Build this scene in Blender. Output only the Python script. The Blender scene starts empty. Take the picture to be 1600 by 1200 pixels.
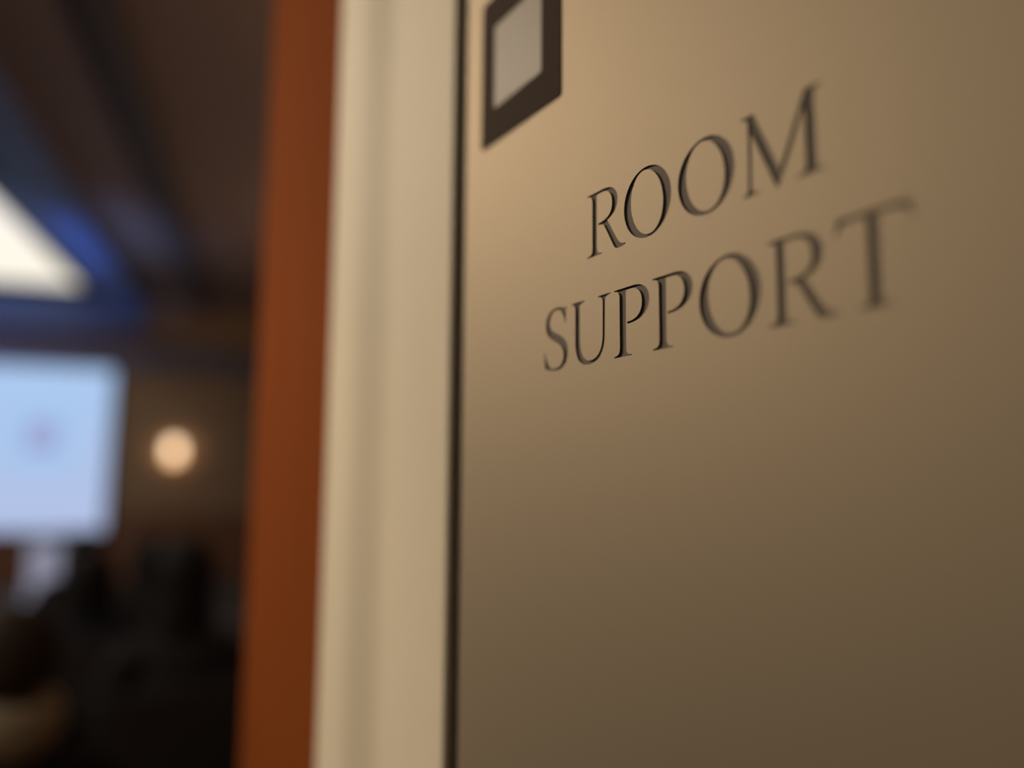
import bpy, bmesh, math
from mathutils import Vector, Matrix

# ------------------------------------------------------------------ camera, world, exposure
SC = bpy.context.scene
COL = SC.collection
FLOOR_TO_BASELINE = 1.70                     # height of the ROOM baseline above the floor
YAW, PITCH, ROLL, FPX = 1.0206317873, 0.1182034102, 0.0074361142, 1206.645
CAM = Vector((0.2779163, -0.2117372, FLOOR_TO_BASELINE - 0.1001))
fwd = Vector((-math.sin(YAW) * math.cos(PITCH), math.cos(YAW) * math.cos(PITCH), math.sin(PITCH)))
rgt = Vector((math.cos(YAW), math.sin(YAW), 0.0))
upv = rgt.cross(fwd)
rgt, upv = (math.cos(ROLL) * rgt + math.sin(ROLL) * upv, -math.sin(ROLL) * rgt + math.cos(ROLL) * upv)
cd = bpy.data.cameras.new('camera')
cam = bpy.data.objects.new('camera', cd)
COL.objects.link(cam)
cam.matrix_world = Matrix(((rgt.x, upv.x, -fwd.x, CAM.x), (rgt.y, upv.y, -fwd.y, CAM.y),
                           (rgt.z, upv.z, -fwd.z, CAM.z), (0, 0, 0, 1)))
cd.sensor_width = 36.0
cd.lens = FPX / 1600 * 36.0
cd.clip_start = 0.01
cd.dof.use_dof = True
cd.dof.focus_distance = 0.333
cd.dof.aperture_fstop = cd.lens / 17.2       # a 17 mm wide aperture
SC.camera = cam

SC.view_settings.view_transform = 'Standard'
SC.view_settings.look = 'None'
SC.view_settings.exposure = 0.0
SC.view_settings.gamma = 1.0
SC.view_settings.use_curve_mapping = False

W = bpy.data.worlds.new('world')
SC.world = W
W.use_nodes = True
W.node_tree.nodes['Background'].inputs[0].default_value = (1.0, 0.8, 0.62, 1)
W.node_tree.nodes['Background'].inputs[1].default_value = 0.012

# the hall's own axes: f runs down the hall to the screen, r to its right, z up; r = f = 0 below the camera
HALL_YAW = 1.3279826867
HD = Vector((-math.sin(HALL_YAW), math.cos(HALL_YAW), 0))
HR = Vector((math.cos(HALL_YAW), math.sin(HALL_YAW), 0))
HORG = Vector((CAM.x, CAM.y, 0))


def hall(r, f, z=0.0):
    return HORG + HR * r + HD * f + Vector((0, 0, z))


HALL_ROT = math.atan2(HR.y, HR.x)            # rotation that maps local +x to r and local +y to f


def add_light(name, kind, loc, energy, color, **kw):
    d = bpy.data.lights.new(name, kind)
    d.energy = energy
    d.color = color
    for k, v in kw.items():
        setattr(d, k, v)
    o = bpy.data.objects.new(name, d)
    o.location = loc
    COL.objects.link(o)
    return o


def aim(o, target):
    o.rotation_euler = (Vector(target) - o.location).to_track_quat('-Z', 'Y').to_euler()


# ------------------------------------------------------------------ helpers
def mat(name, col, rough=0.6, metal=0.0, var=0.0, scale=20.0, stretch=(1, 1, 1), bump=0.0,
        emit=None, estr=0.0, spec=0.5):
    m = bpy.data.materials.new(name)
    m.use_nodes = True
    nt = m.node_tree
    b = nt.nodes['Principled BSDF']
    b.inputs['Base Color'].default_value = (*col, 1)
    b.inputs['Roughness'].default_value = rough
    b.inputs['Metallic'].default_value = metal
    b.inputs['Specular IOR Level'].default_value = spec
    if emit:
        b.inputs['Emission Color'].default_value = (*emit, 1)
        b.inputs['Emission Strength'].default_value = estr
    if var or bump:
        tc = nt.nodes.new('ShaderNodeTexCoord')
        mp = nt.nodes.new('ShaderNodeMapping')
        mp.inputs['Scale'].default_value = stretch
        nz = nt.nodes.new('ShaderNodeTexNoise')
        nz.inputs['Scale'].default_value = scale
        nz.inputs['Detail'].default_value = 5
        nt.links.new(tc.outputs['Object'], mp.inputs[0])
        nt.links.new(mp.outputs[0], nz.inputs['Vector'])
        if var:
            mx = nt.nodes.new('ShaderNodeMix')
            mx.data_type = 'RGBA'
            mx.inputs['A'].default_value = (*[c * (1 - var) for c in col], 1)
            mx.inputs['B'].default_value = (*[min(1, c * (1 + var)) for c in col], 1)
            nt.links.new(nz.outputs['Fac'], mx.inputs['Factor'])
            nt.links.new(mx.outputs['Result'], b.inputs['Base Color'])
        if bump:
            bp = nt.nodes.new('ShaderNodeBump')
            bp.inputs['Strength'].default_value = bump
            bp.inputs['Distance'].default_value = 0.002
            nt.links.new(nz.outputs['Fac'], bp.inputs['Height'])
            nt.links.new(bp.outputs[0], b.inputs['Normal'])
    return m


def link(name, me, mats, parent=None, smooth=False):
    o = bpy.data.objects.new(name, me)
    COL.objects.link(o)
    for m in (mats if isinstance(mats, (list, tuple)) else [mats]):
        me.materials.append(m)
    if smooth:
        for p in me.polygons:
            p.use_smooth = True
    if parent:
        o.parent = parent
    return o


def bm_obj(name, bm, mats, parent=None, smooth=False):
    me = bpy.data.meshes.new(name)
    bmesh.ops.recalc_face_normals(bm, faces=bm.faces)
    bm.to_mesh(me)
    bm.free()
    return link(name, me, mats, parent, smooth)


def bm_box(bm, x0, x1, y0, y1, z0, z1, bev=0.0, seg=2):
    vs = [bm.verts.new((x, y, z)) for x in (x0, x1) for y in (y0, y1) for z in (z0, z1)]
    q = [(0, 1, 3, 2), (4, 6, 7, 5), (0, 4, 5, 1), (2, 3, 7, 6), (0, 2, 6, 4), (1, 5, 7, 3)]
    fs = [bm.faces.new([vs[i] for i in f]) for f in q]
    if bev:
        es = list({e for f in fs for e in f.edges})
        bmesh.ops.bevel(bm, geom=es, offset=bev, segments=seg, affect='EDGES', profile=0.5)
    return bm


def box(name, x0, x1, y0, y1, z0, z1, m, parent=None, bev=0.0):
    return bm_obj(name, bm_box(bmesh.new(), x0, x1, y0, y1, z0, z1, bev), m, parent)


def bm_tube(bm, a, b, ra, rb=None, n=16, caps=True):
    a, b = Vector(a), Vector(b)
    rb = ra if rb is None else rb
    d = (b - a).normalized()
    s = d.orthogonal().normalized()
    t = d.cross(s)
    A, B = [], []
    for i in range(n):
        c = 2 * math.pi * i / n
        v = s * math.cos(c) + t * math.sin(c)
        A.append(bm.verts.new(a + v * ra))
        B.append(bm.verts.new(b + v * rb))
    for i in range(n):
        j = (i + 1) % n
        bm.faces.new((A[i], A[j], B[j], B[i]))
    if caps:
        bm.faces.new(A)
        bm.faces.new(B)
    return bm


def tube(name, a, b, ra, m, parent=None, rb=None, n=16):
    return bm_obj(name, bm_tube(bmesh.new(), a, b, ra, rb, n), m, parent, False)


def lathe(name, prof, m, parent=None, n=32):
    bm = bmesh.new()
    rings = []
    for r, z in prof:
        if r < 1e-6:
            rings.append([bm.verts.new((0, 0, z))])
        else:
            rings.append([bm.verts.new((r * math.cos(2 * math.pi * i / n), r * math.sin(2 * math.pi * i / n), z))
                          for i in range(n)])
    for A, B in zip(rings, rings[1:]):
        for i in range(n):
            j = (i + 1) % n
            q = [A[i % len(A)], A[j % len(A)], B[j % len(B)], B[i % len(B)]]
            q = list(dict.fromkeys(q))
            if len(q) > 2:
                bm.faces.new(q)
    return bm_obj(name, bm, m, parent, True)


def empty(name, loc, rz=0.0):
    o = bpy.data.objects.new(name, None)
    o.location = loc
    o.rotation_euler = (0, 0, rz)
    o.empty_display_size = 0.1
    COL.objects.link(o)
    return o


def tag(o, label=None, cat=None, group=None, kind=None):
    for k, v in (('label', label), ('category', cat), ('group', group), ('kind', kind)):
        if v:
            o[k] = v
    return o


# ------------------------------------------------------------------ materials
M_cream = mat('cream_paint', (0.82, 0.71, 0.545), 0.65, var=0.03, scale=30, bump=0.05, spec=0.25)
M_wall = mat('cream_plaster', (0.74, 0.64, 0.47), 0.7, var=0.04, scale=12, bump=0.1)
M_orange = mat('orange_stained_wood', (0.215, 0.053, 0.0105), 0.9, spec=0.03, var=0.12, scale=6, stretch=(6, 6, 0.35), bump=0.05)
M_black = mat('black_edge', (0.012, 0.010, 0.009), 0.6, var=0.1, scale=60)
M_panel = mat('champagne_satin_metal', (0.415, 0.337, 0.244), 0.71, metal=0.95, var=0.05, scale=1800, spec=0.4)
M_cutshade = mat('cut_edge_shade_tone', (0.035, 0.027, 0.022), 0.6, var=0.1, scale=200)  # shade inside the letter recesses, put into the side walls' colour
M_fill = mat('taupe_letter_fill', (0.185, 0.148, 0.122), 0.7, spec=0.2, var=0.06, scale=300)
M_plaque = mat('dark_brown_vinyl', (0.055, 0.034, 0.022), 0.8, spec=0.1, var=0.05, scale=200)
M_pale = mat('pale_print', (0.24, 0.172, 0.105), 0.55, var=0.05, scale=90)
M_floor = mat('dark_carpet', (0.09, 0.068, 0.055), 0.95, var=0.3, scale=60, bump=0.3)
M_ceil = mat('brown_ceiling_boards', (0.17, 0.11, 0.085), 0.7, var=0.15, scale=3, stretch=(6, .4, 1))
M_darkbeam = mat('dark_stained_beam', (0.06, 0.042, 0.034), 0.7, var=0.2, scale=4)
M_bluelitbeam = mat('beam_blue_light_tint', (0.105, 0.155, 0.35), 0.6, var=0.05, scale=6)  # pale beams; the blue light on them is put into the base colour
M_cornice = mat('mauve_grey_cornice', (0.24, 0.21, 0.26), 0.7, var=0.06, scale=5)
M_front = mat('warm_brown_wall', (0.52, 0.34, 0.21), 0.8, var=0.06, scale=3, bump=0.1)
M_wains = mat('red_brown_wainscot', (0.34, 0.15, 0.08), 0.6, var=0.15, scale=5, stretch=(6, 6, .4))
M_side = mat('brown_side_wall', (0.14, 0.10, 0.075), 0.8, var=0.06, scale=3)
M_metal = mat('black_metal', (0.015, 0.015, 0.016), 0.35, metal=0.8, var=0.1, scale=80)
M_brass = mat('aged_brass', (0.35, 0.22, 0.09), 0.4, metal=0.9, var=0.1, scale=40)
M_globe = mat('lit_opal_glass', (0.8, 0.7, 0.55), 0.4, var=0.02, emit=(1.0, 0.74, 0.50), estr=3.2)
M_shade = mat('dim_frosted_glass', (0.8, 0.65, 0.45), 0.5, var=0.02, emit=(1.0, 0.62, 0.31), estr=2.6)
M_lightpanel = mat('lit_ceiling_diffuser', (0.10, 0.10, 0.09), 0.6, var=0.02, emit=(1.0, 0.92, 0.76), estr=1.0)
M_white = mat('white_laminate', (0.75, 0.74, 0.78), 0.5, var=0.03, scale=10)
M_lens = mat('lamp_lens', (0.9, 0.85, 0.7), 0.3, var=0.02, emit=(1, 0.8, 0.55), estr=4)
M_bluelens = mat('blue_lamp_lens', (0.1, 0.2, 0.6), 0.3, var=0.02, emit=(0.1, 0.3, 1.0), estr=3)


def screen_material():
    m = bpy.data.materials.new('screen_picture')
    m.use_nodes = True
    nt = m.node_tree
    b = nt.nodes['Principled BSDF']
    b.inputs['Base Color'].default_value = (0.02, 0.02, 0.02, 1)
    b.inputs['Roughness'].default_value = 0.4
    tc = nt.nodes.new('ShaderNodeTexCoord')
    sx = nt.nodes.new('ShaderNodeSeparateXYZ')
    rp = nt.nodes.new('ShaderNodeValToRGB')
    rp.color_ramp.elements[0].color = (0.45, 0.53, 0.78, 1)
    rp.color_ramp.elements[1].color = (0.39, 0.58, 0.87, 1)
    nt.links.new(tc.outputs['Generated'], sx.inputs[0])
    nt.links.new(sx.outputs['Z'], rp.inputs[0])
    nt.links.new(rp.outputs[0], b.inputs['Emission Color'])
    b.inputs['Emission Strength'].default_value = 1.0
    return m


M_screen = screen_material()
M_mark_frame = mat('screen_mark_frame', (.02, .02, .02), 0.4, emit=(0.31, 0.50, 0.80), estr=1.0)
M_mark_fill = mat('screen_mark_pad', (.02, .02, .02), 0.4, emit=(0.39, 0.57, 0.85), estr=1.0)
M_mark = mat('screen_mark', (.02, .02, .02), 0.4, emit=(0.33, 0.36, 0.62), estr=1.0)

# ------------------------------------------------------------------ the setting: hall shell
R0, R1, F0, F1, HC = -7.5, 1.7, -3.2, 12.8, 4.2


def shell(name, r0, r1, f0, f1, z0, z1, m, bev=0.0, parent=None, kind='structure'):
    o = box(name, r0, r1, f0, f1, z0, z1, m, None, bev)
    if parent:
        o.parent = parent
    else:
        o.location = HORG
        o.rotation_euler = (0, 0, HALL_ROT)
        if kind:
            o['kind'] = kind
    return o


shell('floor', R0 - .2, R1 + .2, F0 - .2, F1 + .2, -0.2, 0.0, M_floor)
ceiling = shell('ceiling', R0 - .2, R1 + .2, F0 - .2, F1 + .2, HC, HC + .2, M_ceil)
shell('wall_front', R0, R1, F1, F1 + .2, 0, HC, M_front)
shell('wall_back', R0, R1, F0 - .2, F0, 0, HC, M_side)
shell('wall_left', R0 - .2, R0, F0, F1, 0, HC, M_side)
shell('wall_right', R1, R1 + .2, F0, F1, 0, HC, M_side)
shell('trim_1', R0, R1, F1 - .035, F1, 0, 0.95, M_wains, .004)          # wainscot under the screen
shell('trim_2', R0, R1, F1 - .055, F1, 0.95, 1.0, M_wains, .006)        # its cap rail
# ceiling beams along the hall and the valance across its end
shell('trim_3', -1.055, -0.855, F0, F1 - .05, HC - .10, HC, M_darkbeam, .006)
shell('trim_4', -2.10, -1.77, F0, 12.2, HC - .22, HC, M_bluelitbeam, .008)
shell('trim_5', R0, -1.77, 12.25, 12.40, 3.66, HC, M_bluelitbeam, .008)
shell('trim_6', R0, R1, F1 - .12, F1, 3.12, 3.50, M_cornice, .01)

# the partition that carries the sign (front face y = 0 side), its moulded casing and wooden end post
wp = box('wall_partition', -0.62, 1.10, 0.012, 0.16, 0, HC, M_wall)
wp['kind'] = 'structure'
po = box('trim_7', -0.634, -0.3445, 0.0, 0.172, 0, HC, M_orange, None, .006)
po['kind'] = 'structure'


def casing():
    prof = [(-0.1405, 0.012), (-0.1405, 0.001), (-0.1420, 0.0)]
    prof += [(-0.232, 0.0)]
    for i in range(1, 13):                    # cove rising to the outer band
        t = i / 12
        prof.append((-0.232 - 0.060 * t, -0.010 * (t * t * (3 - 2 * t))))
    prof += [(-0.338, -0.010)]
    for i in range(1, 7):
        a = math.pi / 2 * i / 6
        prof.append((-0.338 - 0.006 * math.sin(a), -0.004 - 0.006 * math.cos(a)))
    prof += [(-0.344, 0.012)]
    bm = bmesh.new()
    A = [bm.verts.new((x, y, 0)) for x, y in prof]
    B = [bm.verts.new((x, y, 3.2)) for x, y in prof]
    n = len(prof)
    for i in range(n):
        bm.faces.new((A[i], A[(i + 1) % n], B[(i + 1) % n], B[i]))
    bm.faces.new(A)
    bm.faces.new(B)
    o = bm_obj('trim_8', bm, M_cream)
    o['kind'] = 'structure'


casing()

# ------------------------------------------------------------------ the sign: letters cut into a metal panel
DEPTH = 0.0009


def flat(path):
    """'M x z / L x z / C x1 z1 x2 z2 x z' strings in millimetres -> closed polyline"""
    out, tok, i, cur = [], path.split(), 0, None
    while i < len(tok):
        c = tok[i]
        if c in 'ML':
            cur = (float(tok[i + 1]), float(tok[i + 2]))
            out.append(cur)
            i += 3
        else:
            p = [cur] + [(float(tok[i + 1 + 2 * k]), float(tok[i + 2 + 2 * k])) for k in range(3)]
            for k in range(1, 15):
                t = k / 14
                s = 1 - t
                out.append(tuple(s ** 3 * p[0][d] + 3 * s * s * t * p[1][d] + 3 * s * t * t * p[2][d] + t ** 3 * p[3][d]
                                 for d in (0, 1)))
            cur = p[3]
            i += 7
    return out


def ell(cx, cz, a, b, tilt, n=72):
    c, s = math.cos(tilt), math.sin(tilt)
    return [(cx + b * math.cos(q) * c - a * math.sin(q) * s, cz + b * math.cos(q) * s + a * math.sin(q) * c)
            for q in [2 * math.pi * k / n for k in range(n)]]


GLYPH = {
    'R': [flat('M -1.0 29.7 L 10.5 29.8 C 17 29.8 20.9 27 20.9 22.4 C 20.9 18.4 18 15.6 13.6 14.4 '
               'L 20.3 4.0 C 22 1.6 23.6 0.9 26.0 0.8 L 26.0 0.3 C 24.5 -0.2 22.5 -0.4 20.4 -0.3 C 19.2 0 18.6 0.5 18.0 1.3 '
               'L 10.9 13.1 L 7.2 13.9 L 7.2 14.6 C 13.5 14.7 17 17 17 21.6 C 17 26 14.5 28.5 10 28.6 L 6.0 28.5 '
               'L 5.9 4 C 5.9 1.2 6.5 0.7 9.6 0.4 L 9.6 -0.1 L -1.5 -0.1 L -1.5 0.4 C 2 0.8 2.6 1.3 2.6 4 L 2.7 26 '
               'C 2.7 28.3 1.5 29 -1.0 29.2')],
    'O': [ell(40.0, 14.85, 15.35, 14.75, 0.0), ell(39.9, 14.85, 14.3, 9.9, 0.175)],
    'M': [flat('M 91.3 29.7 L 97.4 29.8 L 108.2 5.5 L 119.3 29.7 L 126.0 29.7 L 126.0 29.2 C 123.6 29 122.9 28.5 122.8 26.5 '
               'L 122.9 3.6 C 122.9 1.2 123.6 0.7 126.3 0.4 L 126.3 -0.1 L 114.8 -0.1 L 114.8 0.4 C 118 0.7 118.9 1.3 118.9 3.8 '
               'L 118.9 24.5 L 107.6 -0.5 L 106.6 -0.5 L 96.2 23.0 L 95.8 3.2 C 95.8 1.1 96.4 0.7 99.3 0.4 L 99.3 -0.1 '
               'L 91.4 -0.1 L 91.4 0.4 C 93.8 0.7 94.3 1.2 94.4 3.2 L 94.8 26.5 C 94.8 28.6 93.5 29.1 91.3 29.2')],
    'S': [flat('M -18.2 29.9 L -18.7 22.0 L -19.3 22.0 C -19.9 26.6 -22.2 29.2 -26.0 29.3 C -29.8 29.3 -32.0 27 -32.0 23.9 '
               'C -32.0 21 -30.2 19.6 -26.0 17.7 C -19.8 15 -16.7 12.6 -16.7 8.1 C -16.7 2.8 -20.9 -0.5 -27.0 -0.5 '
               'C -30.2 -0.5 -33.5 0.2 -35.9 1.4 L -36.9 9.3 L -36.3 9.4 C -35.2 4 -32 0.6 -27.3 0.6 C -23.2 0.6 -20.3 2.9 -20.3 6.3 '
               'C -20.3 9.8 -22.6 11.7 -27 13.7 C -32.6 16.2 -35.3 18.6 -35.3 22.6 C -35.3 27.2 -31.5 30.4 -26 30.4 '
               'C -23.6 30.4 -21.4 30.0 -19.4 29.0')],
    'U': [flat('M -13.8 29.8 L -3.6 29.8 L -3.6 29.3 C -6.6 29 -7.3 28.4 -7.3 26 L -7.2 12.5 C -7.2 5 -4.3 1.2 0.8 1.2 '
               'C 6.2 1.2 9.6 5.2 9.7 12 L 9.9 26 C 9.9 28.3 9.2 29 6.5 29.3 L 6.5 29.8 L 15.3 29.8 L 15.3 29.3 '
               'C 12.2 29 11.5 28.4 11.4 26 L 11.2 12 C 11.1 4 7 -0.5 -0.8 -0.5 C -7.5 -0.5 -10.9 3.6 -10.9 11.5 '
               'L -10.8 26 C -10.8 28.4 -11.4 29 -13.8 29.3')],
    'P': [flat('M 18.0 29.8 L 30.5 29.9 C 37 29.9 40.7 27 40.7 22.3 C 40.7 17 35 13.7 26.8 13.8 L 26.6 14.7 '
               'C 32.5 14.6 36.1 17.2 36.1 22 C 36.1 26.3 33.5 28.6 29.5 28.7 L 25.9 28.6 L 25.7 4 C 25.7 1.3 26.4 0.6 29.4 0.4 '
               'L 29.4 -0.1 L 17.8 -0.1 L 17.8 0.4 C 20.9 0.9 21.6 1.5 21.6 4.5 L 21.6 26 C 21.6 28.3 20.6 29.1 18.0 29.3')],
    'T': [flat('M 129.3 30.0 L 153.6 30.0 C 153.9 28 154.3 26.3 154.6 24.8 L 153.9 24.7 C 153.0 27.6 151.8 28.5 148.6 28.6 '
               'L 143.4 28.6 L 143.3 4 C 143.3 1.3 144.2 0.7 147.3 0.4 L 147.3 -0.1 L 135.8 -0.1 L 135.8 0.4 '
               'C 138.8 0.7 139.6 1.3 139.6 4 L 139.6 28.6 L 134.0 28.6 C 131 28.5 129.8 27.5 128.6 24.7 L 128 24.9 '
               'C 128.6 26.6 129.1 28.2 129.3 30')],
}
LINE2 = -49.0
WORDS = [('R', 0, 0, 'first letter of the upper word'), ('O', 0, 0, 'second letter of the upper word'),
         ('O', 33.4, 0, 'third letter of the upper word'), ('M', 0, 0, 'last letter of the upper word'),
         ('S', 0, LINE2, 'first letter of the lower word'), ('U', 0, LINE2, 'second letter of the lower word'),
         ('P', 0, LINE2, 'third letter of the lower word'), ('P', 24.9, LINE2, 'fourth letter of the lower word'),
         ('O', 43.7, LINE2, 'fifth letter of the lower word'), ('R', 102.8, LINE2, 'sixth letter of the lower word'),
         ('T', 0, LINE2, 'last letter of the lower word')]


def fill_mesh(contours, y):
    """even-odd fill of closed (x, z) contours in metres, as a flat mesh in the plane y"""
    cu = bpy.data.curves.new('fill', 'CURVE')
    cu.dimensions = '2D'
    cu.fill_mode = 'BOTH'
    for c in contours:
        sp = cu.splines.new('POLY')
        sp.points.add(len(c) - 1)
        for pt, (x, z) in zip(sp.points, c):
            pt.co = (x, z, 0, 1)
        sp.use_cyclic_u = True
    o = bpy.data.objects.new('fill', cu)
    COL.objects.link(o)
    dg = bpy.context.evaluated_depsgraph_get()
    dg.update()
    me = bpy.data.meshes.new_from_object(o.evaluated_get(dg))
    bpy.data.objects.remove(o)
    bpy.data.curves.remove(cu)
    pts = [v.co.copy() for v in me.vertices]
    fs = [list(p.vertices) for p in me.polygons]
    bpy.data.meshes.remove(me)
    bm = bmesh.new()
    vs = [bm.verts.new((p.x, y, p.y)) for p in pts]
    for f in fs:
        if len(set(f)) > 2:
            face = bm.faces.new([vs[i] for i in f])
            face.normal_update()
            if face.normal.y > 0:
                face.normal_flip()
    return bm


PX0, PX1, PZ0, PZ1 = -0.1225, 0.62, -0.62, 0.42
sign = empty('room_sign', (0.25, 0.0, FLOOR_TO_BASELINE))
tag(sign, 'champagne metal sign panel engraved ROOM SUPPORT beside the cream door casing', 'sign')
SOFF = Vector((-0.25, 0, 0))
holes = []
for ch, dx, dz, lab in WORDS:
    cs = [[((x + dx) / 1000, (z + dz) / 1000) for x, z in c] for c in GLYPH[ch]]
    holes += cs
    bm = fill_mesh(cs, DEPTH)
    n_floor = len(bm.faces)
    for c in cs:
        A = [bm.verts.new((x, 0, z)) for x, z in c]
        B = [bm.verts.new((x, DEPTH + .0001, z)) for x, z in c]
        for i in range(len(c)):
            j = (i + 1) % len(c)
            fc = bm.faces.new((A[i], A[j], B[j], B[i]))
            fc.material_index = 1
    me = bpy.data.meshes.new('letter')
    bm.to_mesh(me)
    bm.free()
    lo = link('letter', me, [M_fill, M_cutshade], sign)
    lo.location = SOFF
    lo['label'] = 'engraved dark letter ' + ch + ', ' + lab
bm = fill_mesh([[(PX0, PZ0), (PX1, PZ0), (PX1, PZ1), (PX0, PZ1)]] + holes, 0.0)
v = [(PX0, PZ0), (PX1, PZ0), (PX1, PZ1), (PX0, PZ1)]
for i in range(4):
    (xa, za), (xb, zb) = v[i], v[(i + 1) % 4]
    bm.faces.new([bm.verts.new(c) for c in ((xa, 0, za), (xb, 0, zb), (xb, .006, zb), (xa, .006, za))])
me = bpy.data.meshes.new('face_plate')
bm.to_mesh(me)
bm.free()
fp = link('face_plate', me, M_panel, sign)
fp.location = SOFF
bk = box('backing_board', PX0 - .0180, PX1 + .015, .006, .0118, PZ0 - .8, PZ1 + .5, M_black, sign)
bk.location = SOFF
bk['label'] = 'black backing showing as a dark line along the edge'


# ------------------------------------------------------------------ dark plaque on the panel
def rounded(x0, x1, z0, z1, r, n=6):
    out = []
    for cx, cz, a0 in ((x1 - r, z1 - r, 0), (x0 + r, z1 - r, 90), (x0 + r, z0 + r, 180), (x1 - r, z0 + r, 270)):
        for k in range(n + 1):
            a = math.radians(a0 + 90 * k / n)
            out.append((cx + r * math.cos(a), cz + r * math.sin(a)))
    return out


def slab(name, outline, y0, y1, m, parent=None):
    bm = bmesh.new()
    A = [bm.verts.new((x, y0, z)) for x, z in outline]
    B = [bm.verts.new((x, y1, z)) for x, z in outline]
    n = len(A)
    bm.faces.new(A)
    bm.faces.new(B)
    for i in range(n):
        bm.faces.new((A[i], A[(i + 1) % n], B[(i + 1) % n], B[i]))
    return bm_obj(name, bm, m, parent)


plq = empty('notice_plaque', (-0.0615, 0, FLOOR_TO_BASELINE + .090))
tag(plq, 'small dark brown square plaque with a pale centre, fixed above the engraved words', 'plaque')
slab('plate', rounded(-.0415, .0395, -.001, .0895, .0022), -.0006, 0.0, M_plaque, plq)
slab('pale_field', rounded(-.0262, .0222, .0195, .0690, .001), -.0008, -.0006, M_pale, plq)

# ------------------------------------------------------------------ lamp that lights the sign: a spot on a rod
SPOT = Vector((-1.60, -1.30, FLOOR_TO_BASELINE + 1.05))
AIMP = Vector((-0.45, 0.0, FLOOR_TO_BASELINE - 0.16))
sl = empty('rod_spotlight', (SPOT.x, SPOT.y, HC))
tag(sl, 'black spotlight hung on a rod from the ceiling, aimed at the sign', 'spotlight')
lathe('ceiling_rose', [(0, 0), (.05, 0), (.05, -.012), (.03, -.03), (0, -.03)], M_metal, sl)
dirv = (AIMP - SPOT).normalized()
loc = Vector((0, 0, SPOT.z - HC))
tube('rod', (0, 0, -.02), loc + Vector((0, 0, .05)) - dirv * .06, .008, M_metal, sl)
tube('can', loc - dirv * .13, loc - dirv * .006, .085, M_metal, sl, rb=.112, n=24)
tube('lens', loc - dirv * .0058, loc - dirv * .004, .105, M_lens, sl, n=24)
spot = add_light('sign_spot_light', 'SPOT', SPOT + dirv * .004, 160.0, (1.0, 0.83, 0.62),
                 spot_size=math.radians(70), spot_blend=1.0, shadow_soft_size=0.10)
aim(spot, AIMP)

# ------------------------------------------------------------------ luminous ceiling panel
lp = empty('ceiling_light_panel', hall(-3.72, 4.7, HC), HALL_ROT)
tag(lp, 'bright warm white light panel set in the ceiling above the screen', 'ceiling light')
box('frame', -1.18, 1.18, -7.25, 7.25, -.012, 0, M_metal, lp, .003)
box('diffuser', -1.15, 1.15, -7.2, 7.2, -.018, -.012, M_lightpanel, lp)

# ------------------------------------------------------------------ projection screen on the end wall
scr = empty('projection_screen', hall(-4.4, 12.70, 0.752), HALL_ROT)
tag(scr, 'glowing pale blue projection screen on the end wall', 'screen')
box('housing', -2.22, 2.22, 0.0, .07, -.02, 2.555, M_metal, scr, .006)
box('display', -2.19, 2.19, -.006, 0.0, .01, 2.525, M_screen, scr)
mx, mz = 1.31, 1.38
mf = slab('mark_frame', rounded(mx - .43, mx + .43, mz - .46, mz + .46, .12), -.010, -.006, M_mark_frame, scr)
slab('mark_pad', rounded(mx - .39, mx + .39, mz - .42, mz + .42, .10), -.013, -.010, M_mark_fill, mf)
slab('mark', rounded(mx - .19, mx + .21, mz - .24, mz + .20, .05), -.016, -.013, M_mark, mf)

# ------------------------------------------------------------------ wall sconce
sk = empty('wall_sconce', hall(-1.315, F1, 1.98), HALL_ROT)
tag(sk, 'round glowing globe wall sconce on the brown end wall', 'wall lamp')
lathe('back_plate', [(0, -.012), (.055, -.012), (.06, 0), (0, 0)], M_brass, sk).location = (0, -.012, -.14)
sk.children[0].rotation_euler = (math.pi / 2, 0, 0)
bm = bmesh.new()
pts = [(0, -.02, -.14), (0, -.05, -.16), (0, -.09, -.15), (0, -.14, -.14)]
for a, b in zip(pts, pts[1:]):
    bm_tube(bm, a, b, .010, n=10)
bm_obj('arm', bm, M_brass, sk, True)
lathe('lower_shade', [(0, -.20), (.06, -.19), (.09, -.15), (.10, -.10), (.08, -.07), (0, -.075)], M_shade, sk).location = (0, -.14, 0)
lathe('globe', [(0.09 * math.sin(math.pi * k / 20), -0.09 * math.cos(math.pi * k / 20)) for k in range(21)],
      M_globe, sk).location = (0, -.14, 0)

# ------------------------------------------------------------------ lectern by the screen
lc = empty('lectern', hall(-2.58, 11.3, 0), HALL_ROT)
tag(lc, 'pale lectern standing below the right corner of the screen', 'lectern')
box('base', -.22, .22, -.18, .18, 0, .04, M_white, lc, .005)
box('column', -.17, .17, -.12, .12, .04, .70, M_white, lc, .006)
bm = bmesh.new()
bm_box(bm, -.25, .25, -.20, .20, -.012, .012, .004)
bmesh.ops.rotate(bm, verts=bm.verts, cent=(0, 0, 0), matrix=Matrix.Rotation(math.radians(-15), 3, 'X'))
bmesh.ops.translate(bm, verts=bm.verts, vec=(0, 0, .74))
bm_obj('slanted_top', bm, M_white, lc)

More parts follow.
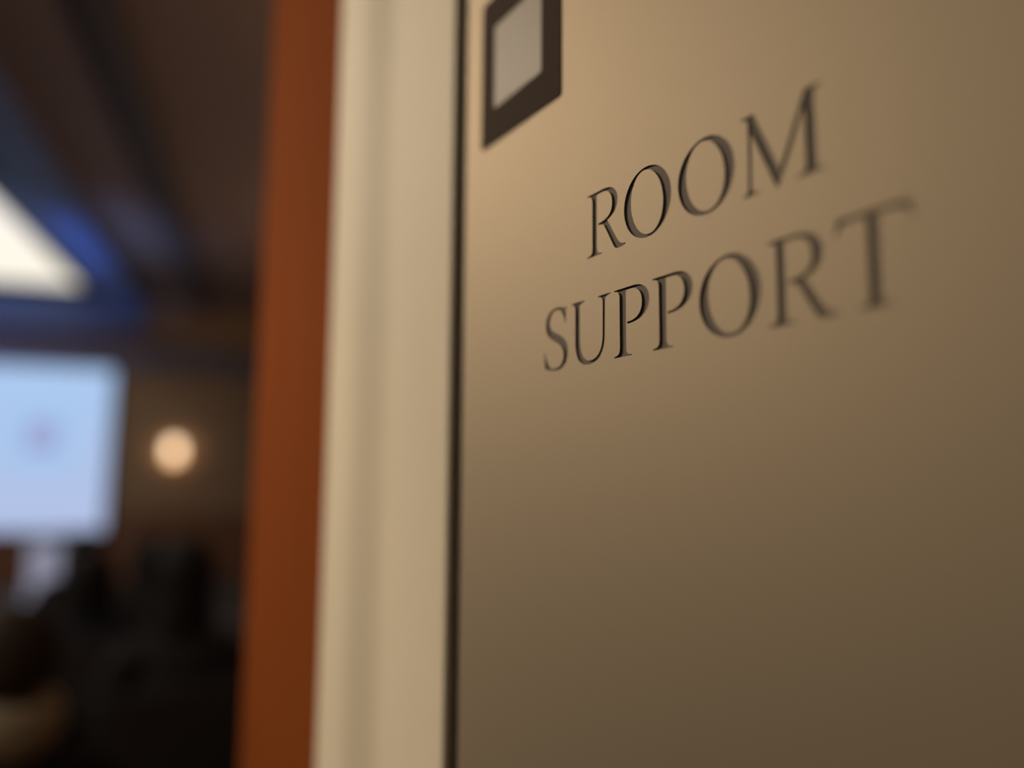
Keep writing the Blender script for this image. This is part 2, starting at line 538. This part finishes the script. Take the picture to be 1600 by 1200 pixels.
# ------------------------------------------------------------------ blue uplights on the floor before the screen
def uplight(r, f, target, energy, label, cone=52):
    u = empty('floor_uplight', hall(r, f, 0), HALL_ROT)
    tag(u, label, 'stage light', 'blue floor uplights before the screen')
    box('base', -.12, .12, -.09, .09, 0, .02, M_metal, u, .004)
    for s in (-1, 1):
        box('yoke_arm', s * .10 - .006, s * .10 + .006, -.02, .02, .02, .17, M_metal, u)
    lathe('can', [(0, .06), (.06, .06), (.085, .10), (.085, .22), (.078, .22), (.075, .205)], M_metal, u, 24)
    lathe('lens', [(.075, .204), (0, .207)], M_bluelens, u, 24)
    l = add_light('blue_uplight_beam', 'SPOT', hall(r, f, .24), energy, (.16, .36, 1.0),
                  spot_size=math.radians(cone), spot_blend=1.0, shadow_soft_size=.07)
    aim(l, target)


uplight(-3.3, 8.4, hall(-2.25, 9.0, HC - .2), 520, 'blue floor uplight nearest the lectern, pointing at the ceiling', 44)
uplight(-5.2, 11.2, hall(-3.4, 12.2, HC - .2), 330, 'blue floor uplight further left before the screen')


# ------------------------------------------------------------------ added fill spot, out of view, to brighten the lectern
ss_ = empty('added_fill_spot', hall(-5.2, 8.6, HC), HALL_ROT)
tag(ss_, 'added black fill spotlight hung from the ceiling out of view, aimed at the pale lectern', 'spotlight')
sdir = Matrix.Rotation(-HALL_ROT, 3, 'Z') @ (hall(-2.58, 11.3, .6) - hall(-5.2, 8.6, HC - .35)).normalized()
so_ = Vector((0, 0, -.35))
box('clamp', -.04, .04, -.03, .03, -.03, 0, M_metal, ss_, .004)
tube('rod', (0, 0, -.02), so_ - sdir * .10, .010, M_metal, ss_)
tube('can', so_ - sdir * .22, so_ - sdir * .006, .06, M_metal, ss_, rb=.075, n=24)
tube('lens', so_ - sdir * .0058, so_ - sdir * .003, .068, M_lens, ss_, n=24)
l_ = add_light('fill_spot_beam', 'SPOT', hall(-5.2, 8.6, HC - .35), 760, (.66, .72, 1.0),
               spot_size=math.radians(16), spot_blend=.8, shadow_soft_size=.05)
aim(l_, hall(-2.58, 11.3, .5))

# ------------------------------------------------------------------ added bowl lamps, unseen on the right wall, to warm the hall ceiling
def bowl_fill_lamp(f, energy, label):
    b = empty('added_bowl_fill', hall(R1, f, 2.3), HALL_ROT)
    tag(b, label, 'wall lamp', 'added unseen fill lamps on the right wall')
    box('bracket', -.10, 0, -.02, .02, -.06, -.03, M_brass, b)
    lathe('bowl', [(0, -.08), (.07, -.07), (.13, -.02), (.15, .03), (.143, .03), (.12, -.015), (.06, -.055), (0, -.062)],
          M_brass, b).location = (-.16, 0, 0)
    l = add_light('bowl_fill_light', 'SPOT', hall(R1 - .16, f, 2.33), energy, (1.0, .72, .50),
                  spot_size=math.radians(160), spot_blend=.6, shadow_soft_size=.06)
    aim(l, hall(R1 - 1.2, f, HC))


bowl_fill_lamp(3.2, 90, 'added unseen brass bowl fill lamp on the right wall nearest the sign')
bowl_fill_lamp(8.2, 90, 'added unseen brass bowl fill lamp on the right wall nearest the screen')


# ------------------------------------------------------------------ chairs and people
def make_chair(parent_loc, rz, label, m_seat):
    t = empty('stacking_chair', parent_loc, rz)
    tag(t, label, 'chair', 'chairs facing the screen')
    box('seat', -.22, .22, -.22, .22, .43, .475, m_seat, t, .015)
    bm = bmesh.new()
    bm_box(bm, -.21, .21, -.25, -.215, .60, .92, .012)
    bm_obj('backrest', bm, m_seat, t)
    for sx in (-1, 1):
        tube('leg', (sx * .20, .20, 0), (sx * .19, .19, .44), .011, M_metal, t, n=10)
        tube('leg', (sx * .20, -.24, 0), (sx * .19, -.19, .44), .011, M_metal, t, n=10)
        tube('back_post', (sx * .185, -.205, .44), (sx * .185, -.233, .90), .010, M_metal, t, n=10)
    return t


def skin(name, verts, edges, root, m, parent, sub=2):
    me = bpy.data.meshes.new(name + '_cage')
    me.from_pydata([v[0] for v in verts], edges, [])
    o = bpy.data.objects.new(name + '_cage', me)
    COL.objects.link(o)
    sm = o.modifiers.new('s', 'SKIN')
    sm.use_smooth_shade = True
    for sv, v in zip(me.skin_vertices[0].data, verts):
        r = v[1]
        sv.radius = r if isinstance(r, tuple) else (r, r)
    me.skin_vertices[0].data[root].use_root = True
    ss = o.modifiers.new('d', 'SUBSURF')
    ss.levels = sub
    dg = bpy.context.evaluated_depsgraph_get()
    dg.update()
    out = bpy.data.meshes.new_from_object(o.evaluated_get(dg))
    out.name = name
    bpy.data.objects.remove(o)
    bpy.data.meshes.remove(me)
    out.materials.clear()
    return link(name, out, m, parent, True)


class Cage:
    def __init__(self):
        self.v, self.e = [], []

    def add(self, co, r, prev=None):
        self.v.append((co, r))
        i = len(self.v) - 1
        if prev is not None:
            self.e.append((prev, i))
        return i

    def chain(self, prev, pts):
        for co, r in pts:
            prev = self.add(co, r, prev)
        return prev


def person(loc, rz, h, label, skin_c, hair_c, top_c, leg_c, scarf_c=None, long_hair=False):
    """seated figure, facing local +y; h scales the sitting height (1 -> 1.30 m)"""
    t = empty('person', loc, rz)
    tag(t, label, 'person', 'seated listeners')
    ms = mat('skin_tone', skin_c, 0.6, var=.05)
    mh = mat('hair', hair_c, 0.7, var=.3, scale=60, stretch=(1, 1, .2))
    mt = mat('top_fabric', top_c, 0.9, var=.15, scale=80)
    ml = mat('trouser_fabric', leg_c, 0.9, var=.15, scale=80)
    msh = mat('shoe_leather', (.012, .010, .009), .5, var=.1)
    k = h

    def Z(z):                                   # stretch only what is above the seat
        return z if z < .5 else .5 + (z - .5) * k

    c = Cage()
    pel = c.add((0, -.02, Z(.57)), (.125, .10))
    bel = c.add((0, -.03, Z(.70)), (.115, .09), pel)
    che = c.add((0, -.02, Z(.86)), (.13, .10), bel)
    nck0 = c.add((0, -.01, Z(.98)), (.07, .06), che)
    nck = c.add((0, .01, Z(1.04)), (.052, .052), nck0)
    jaw = c.add((0, .035, Z(1.11)), (.062, .070), nck)
    mid = c.add((0, .03, Z(1.19)), (.074, .090), jaw)
    c.add((0, .02, Z(1.255)), (.060, .075), mid)
    c.chain(mid, [((0, .115, Z(1.165)), .014), ((0, .132, Z(1.15)), .010)])       # nose
    for s in (-1, 1):
        c.chain(mid, [((s * .075, .02, Z(1.17)), .016), ((s * .086, .015, Z(1.165)), .012)])     # ears
        sh = c.add((s * .165, -.02, Z(.945)), .058, nck0)
        el = c.chain(sh, [((s * .215, .01, Z(.80)), .047), ((s * .225, .06, Z(.68)), .042)])
        wr = c.chain(el, [((s * .19, .17, .635), .036), ((s * .14, .27, .635), .026)])
        pa = c.add((s * .125, .31, .634), (.034, .016), wr)
        for q, (dx, ln) in enumerate(((-.026, .060), (-.009, .070), (.009, .067), (.025, .052))):
            c.chain(pa, [((s * .12 + dx, .345, .634), .0095), ((s * .118 + dx, .345 + ln * .5, .632), .0085),
                         ((s * .116 + dx, .345 + ln, .622), .007)])
        c.chain(pa, [((s * .095, .322, .632), .010), ((s * .080, .345, .628), .0085)])
        hip = c.add((s * .09, .02, .545), .085, pel)
        kn = c.chain(hip, [((s * .105, .22, .545), .075), ((s * .115, .43, .52), .058)])
        an = c.chain(kn, [((s * .118, .45, .33), .052), ((s * .12, .43, .10), .036)])
        c.chain(an, [((s * .122, .45, .05), .036), ((s * .13, .56, .035), .03)])
    body = skin('body', c.v, c.e, pel, ms, t)

    c = Cage()                                  # jacket over trunk and arms
    pel = c.add((0, -.02, Z(.56)), (.150, .125))
    bel = c.add((0, -.03, Z(.70)), (.140, .115), pel)
    che = c.add((0, -.02, Z(.86)), (.155, .125), bel)
    nk = c.add((0, -.012, Z(.975)), (.085, .078), che)
    c.add((0, .0, Z(1.015)), (.066, .066), nk)
    for s in (-1, 1):
        sh = c.add((s * .168, -.02, Z(.945)), .074, nk)
        c.chain(sh, [((s * .220, .01, Z(.80)), .062), ((s * .230, .06, Z(.68)), .057), ((s * .192, .17, .637), .050),
                     ((s * .150, .25, .637), .040)])
    skin('jacket', c.v, c.e, pel, mt, t)
    c = Cage()                                  # trousers
    pel = c.add((0, -.02, .56), (.140, .11))
    for s in (-1, 1):
        hip = c.add((s * .09, .02, .55), .100, pel)
        c.chain(hip, [((s * .106, .22, .55), .088), ((s * .117, .44, .525), .071), ((s * .119, .455, .33), .066),
                      ((s * .12, .435, .10), .056)])
    skin('trousers', c.v, c.e, pel, ml, t)
    for s in (-1, 1):
        c = Cage()
        a = c.add((s * .122, .40, .045), (.045, .044))
        c.chain(a, [((s * .126, .49, .042), (.047, .040)), ((s * .132, .59, .034), (.042, .033))])
        skin('shoe', c.v, c.e, a, msh, t)
    bm = bmesh.new()                            # hair: a shell over crown, sides and nape
    N, K = 28, 14
    low = .80 if not long_hair else 1.0
    rings = []
    for j in range(K + 1):
        row = []
        for i in range(N):
            az = 2 * math.pi * i / N
            front = max(0.0, math.sin(az))
            pol = math.pi * (j / K) * (low * .82 * (1 - .45 * front))
            rx, ry, rz_ = .104, .116, .120
            x = rx * math.sin(pol) * math.cos(az)
            y = .018 + ry * math.sin(pol) * math.sin(az)
            z = Z(1.19) + rz_ * math.cos(pol)
            if long_hair and pol > math.pi * .55:
                z -= (pol - math.pi * .55) * .13
                x = rx * .98 * math.cos(az)
                y = .018 + ry * .95 * math.sin(az)
            w = 1 + .02 * math.sin(az * 7 + j)
            row.append(bm.verts.new((x * w, y * w, z)))
        rings.append(row)
    for A, B in zip(rings, rings[1:]):
        for i in range(N):
            bm.faces.new((A[i], A[(i + 1) % N], B[(i + 1) % N], B[i]))
    bmesh.ops.remove_doubles(bm, verts=bm.verts, dist=1e-5)
    ho = bm_obj('hair', bm, mh, t, True)
    so = ho.modifiers.new('thick', 'SOLIDIFY')
    so.thickness = .012
    so.offset = -1
    me_eye = mat('eye', (.02, .015, .012), .2, var=.05)
    for s in (-1, 1):
        bm = bmesh.new()
        bmesh.ops.create_uvsphere(bm, u_segments=10, v_segments=8, radius=.012)
        bmesh.ops.translate(bm, verts=bm.verts, vec=(s * .032, .112, Z(1.185)))
        bm_obj('eye', bm, me_eye, t, True)
    bm = bmesh.new()
    bm_box(bm, -.022, .022, .098, .108, Z(1.118) - .005, Z(1.118) + .005, .003)
    bm_obj('mouth', bm, mat('lips', (.25, .09, .07), .5, var=.05), t)
    if scarf_c:
        c = Cage()
        pr = None
        first = None
        for i in range(10):
            a = 2 * math.pi * i / 10
            pr = c.add((.088 * math.cos(a), .0 + .086 * math.sin(a), Z(1.06) + .012 * math.sin(a * 2)), (.045, .062), pr)
            first = pr if first is None else first
        c.e.append((pr, first))
        skin('scarf', c.v, c.e, 0, mat('scarf_wool', scarf_c, .95, var=.15, scale=60), t)
    return t


BLK = (.07, .058, .056)
PEOPLE = [
    (-.25, 3.0, 4, 1.10, 'person with dark hair and dark clothes, seated highest, nearest the wooden post', (.20, .12, .08), (.045, .036, .034), (.065, .056, .060), BLK, None, True),
    (-.72, 3.9, -3, .93, 'person in a dark navy jacket seated below the sconce side of the screen', (.20, .12, .08), (.030, .024, .022), (.022, .026, .045), BLK, None, True),
    (-.52, 2.0, 6, 1.0, 'person with brown hair and a beige scarf seated at the lower left', (.28, .18, .12), (.10, .068, .045), (.030, .026, .024), BLK, (.90, .75, .50), False),
    (-1.04, 5.4, 0, .92, 'person with dark hair seated in front of the lectern', (.22, .13, .09), (.035, .026, .022), (.05, .04, .038), BLK, None, True),
    (-.60, 4.9, 2, .90, 'person with black hair seated just left of the highest listener, farther back', (.20, .12, .08), (.028, .022, .020), (.028, .024, .026), BLK, None, True),
    (-2.35, 7.0, 0, .92, 'person in a tan jacket seated at the far left under the screen', (.28, .18, .13), (.03, .02, .015), (.30, .20, .13), BLK, None, False),
]
M_seat = mat('dark_chair_fabric', (.085, .066, .062), .9, var=.2, scale=90)
CH_LAB = ['dark chair under the highest seated person nearest the wooden post', 'dark chair under the person in the navy jacket',
          'dark chair under the person with the beige scarf', 'dark chair under the person in front of the lectern',
          'dark chair under the person with black hair just left of the highest listener',
          'dark chair under the person in the tan jacket']
for (r, f, turn, h, lab, sk_, hr_, tp_, lg_, sc_, lh_), cl in zip(PEOPLE, CH_LAB):
    rz = HALL_ROT + math.radians(turn)
    make_chair(hall(r, f), rz, cl, M_seat)
    person(hall(r, f), rz, h, lab, sk_, hr_, tp_, lg_, sc_, lh_)
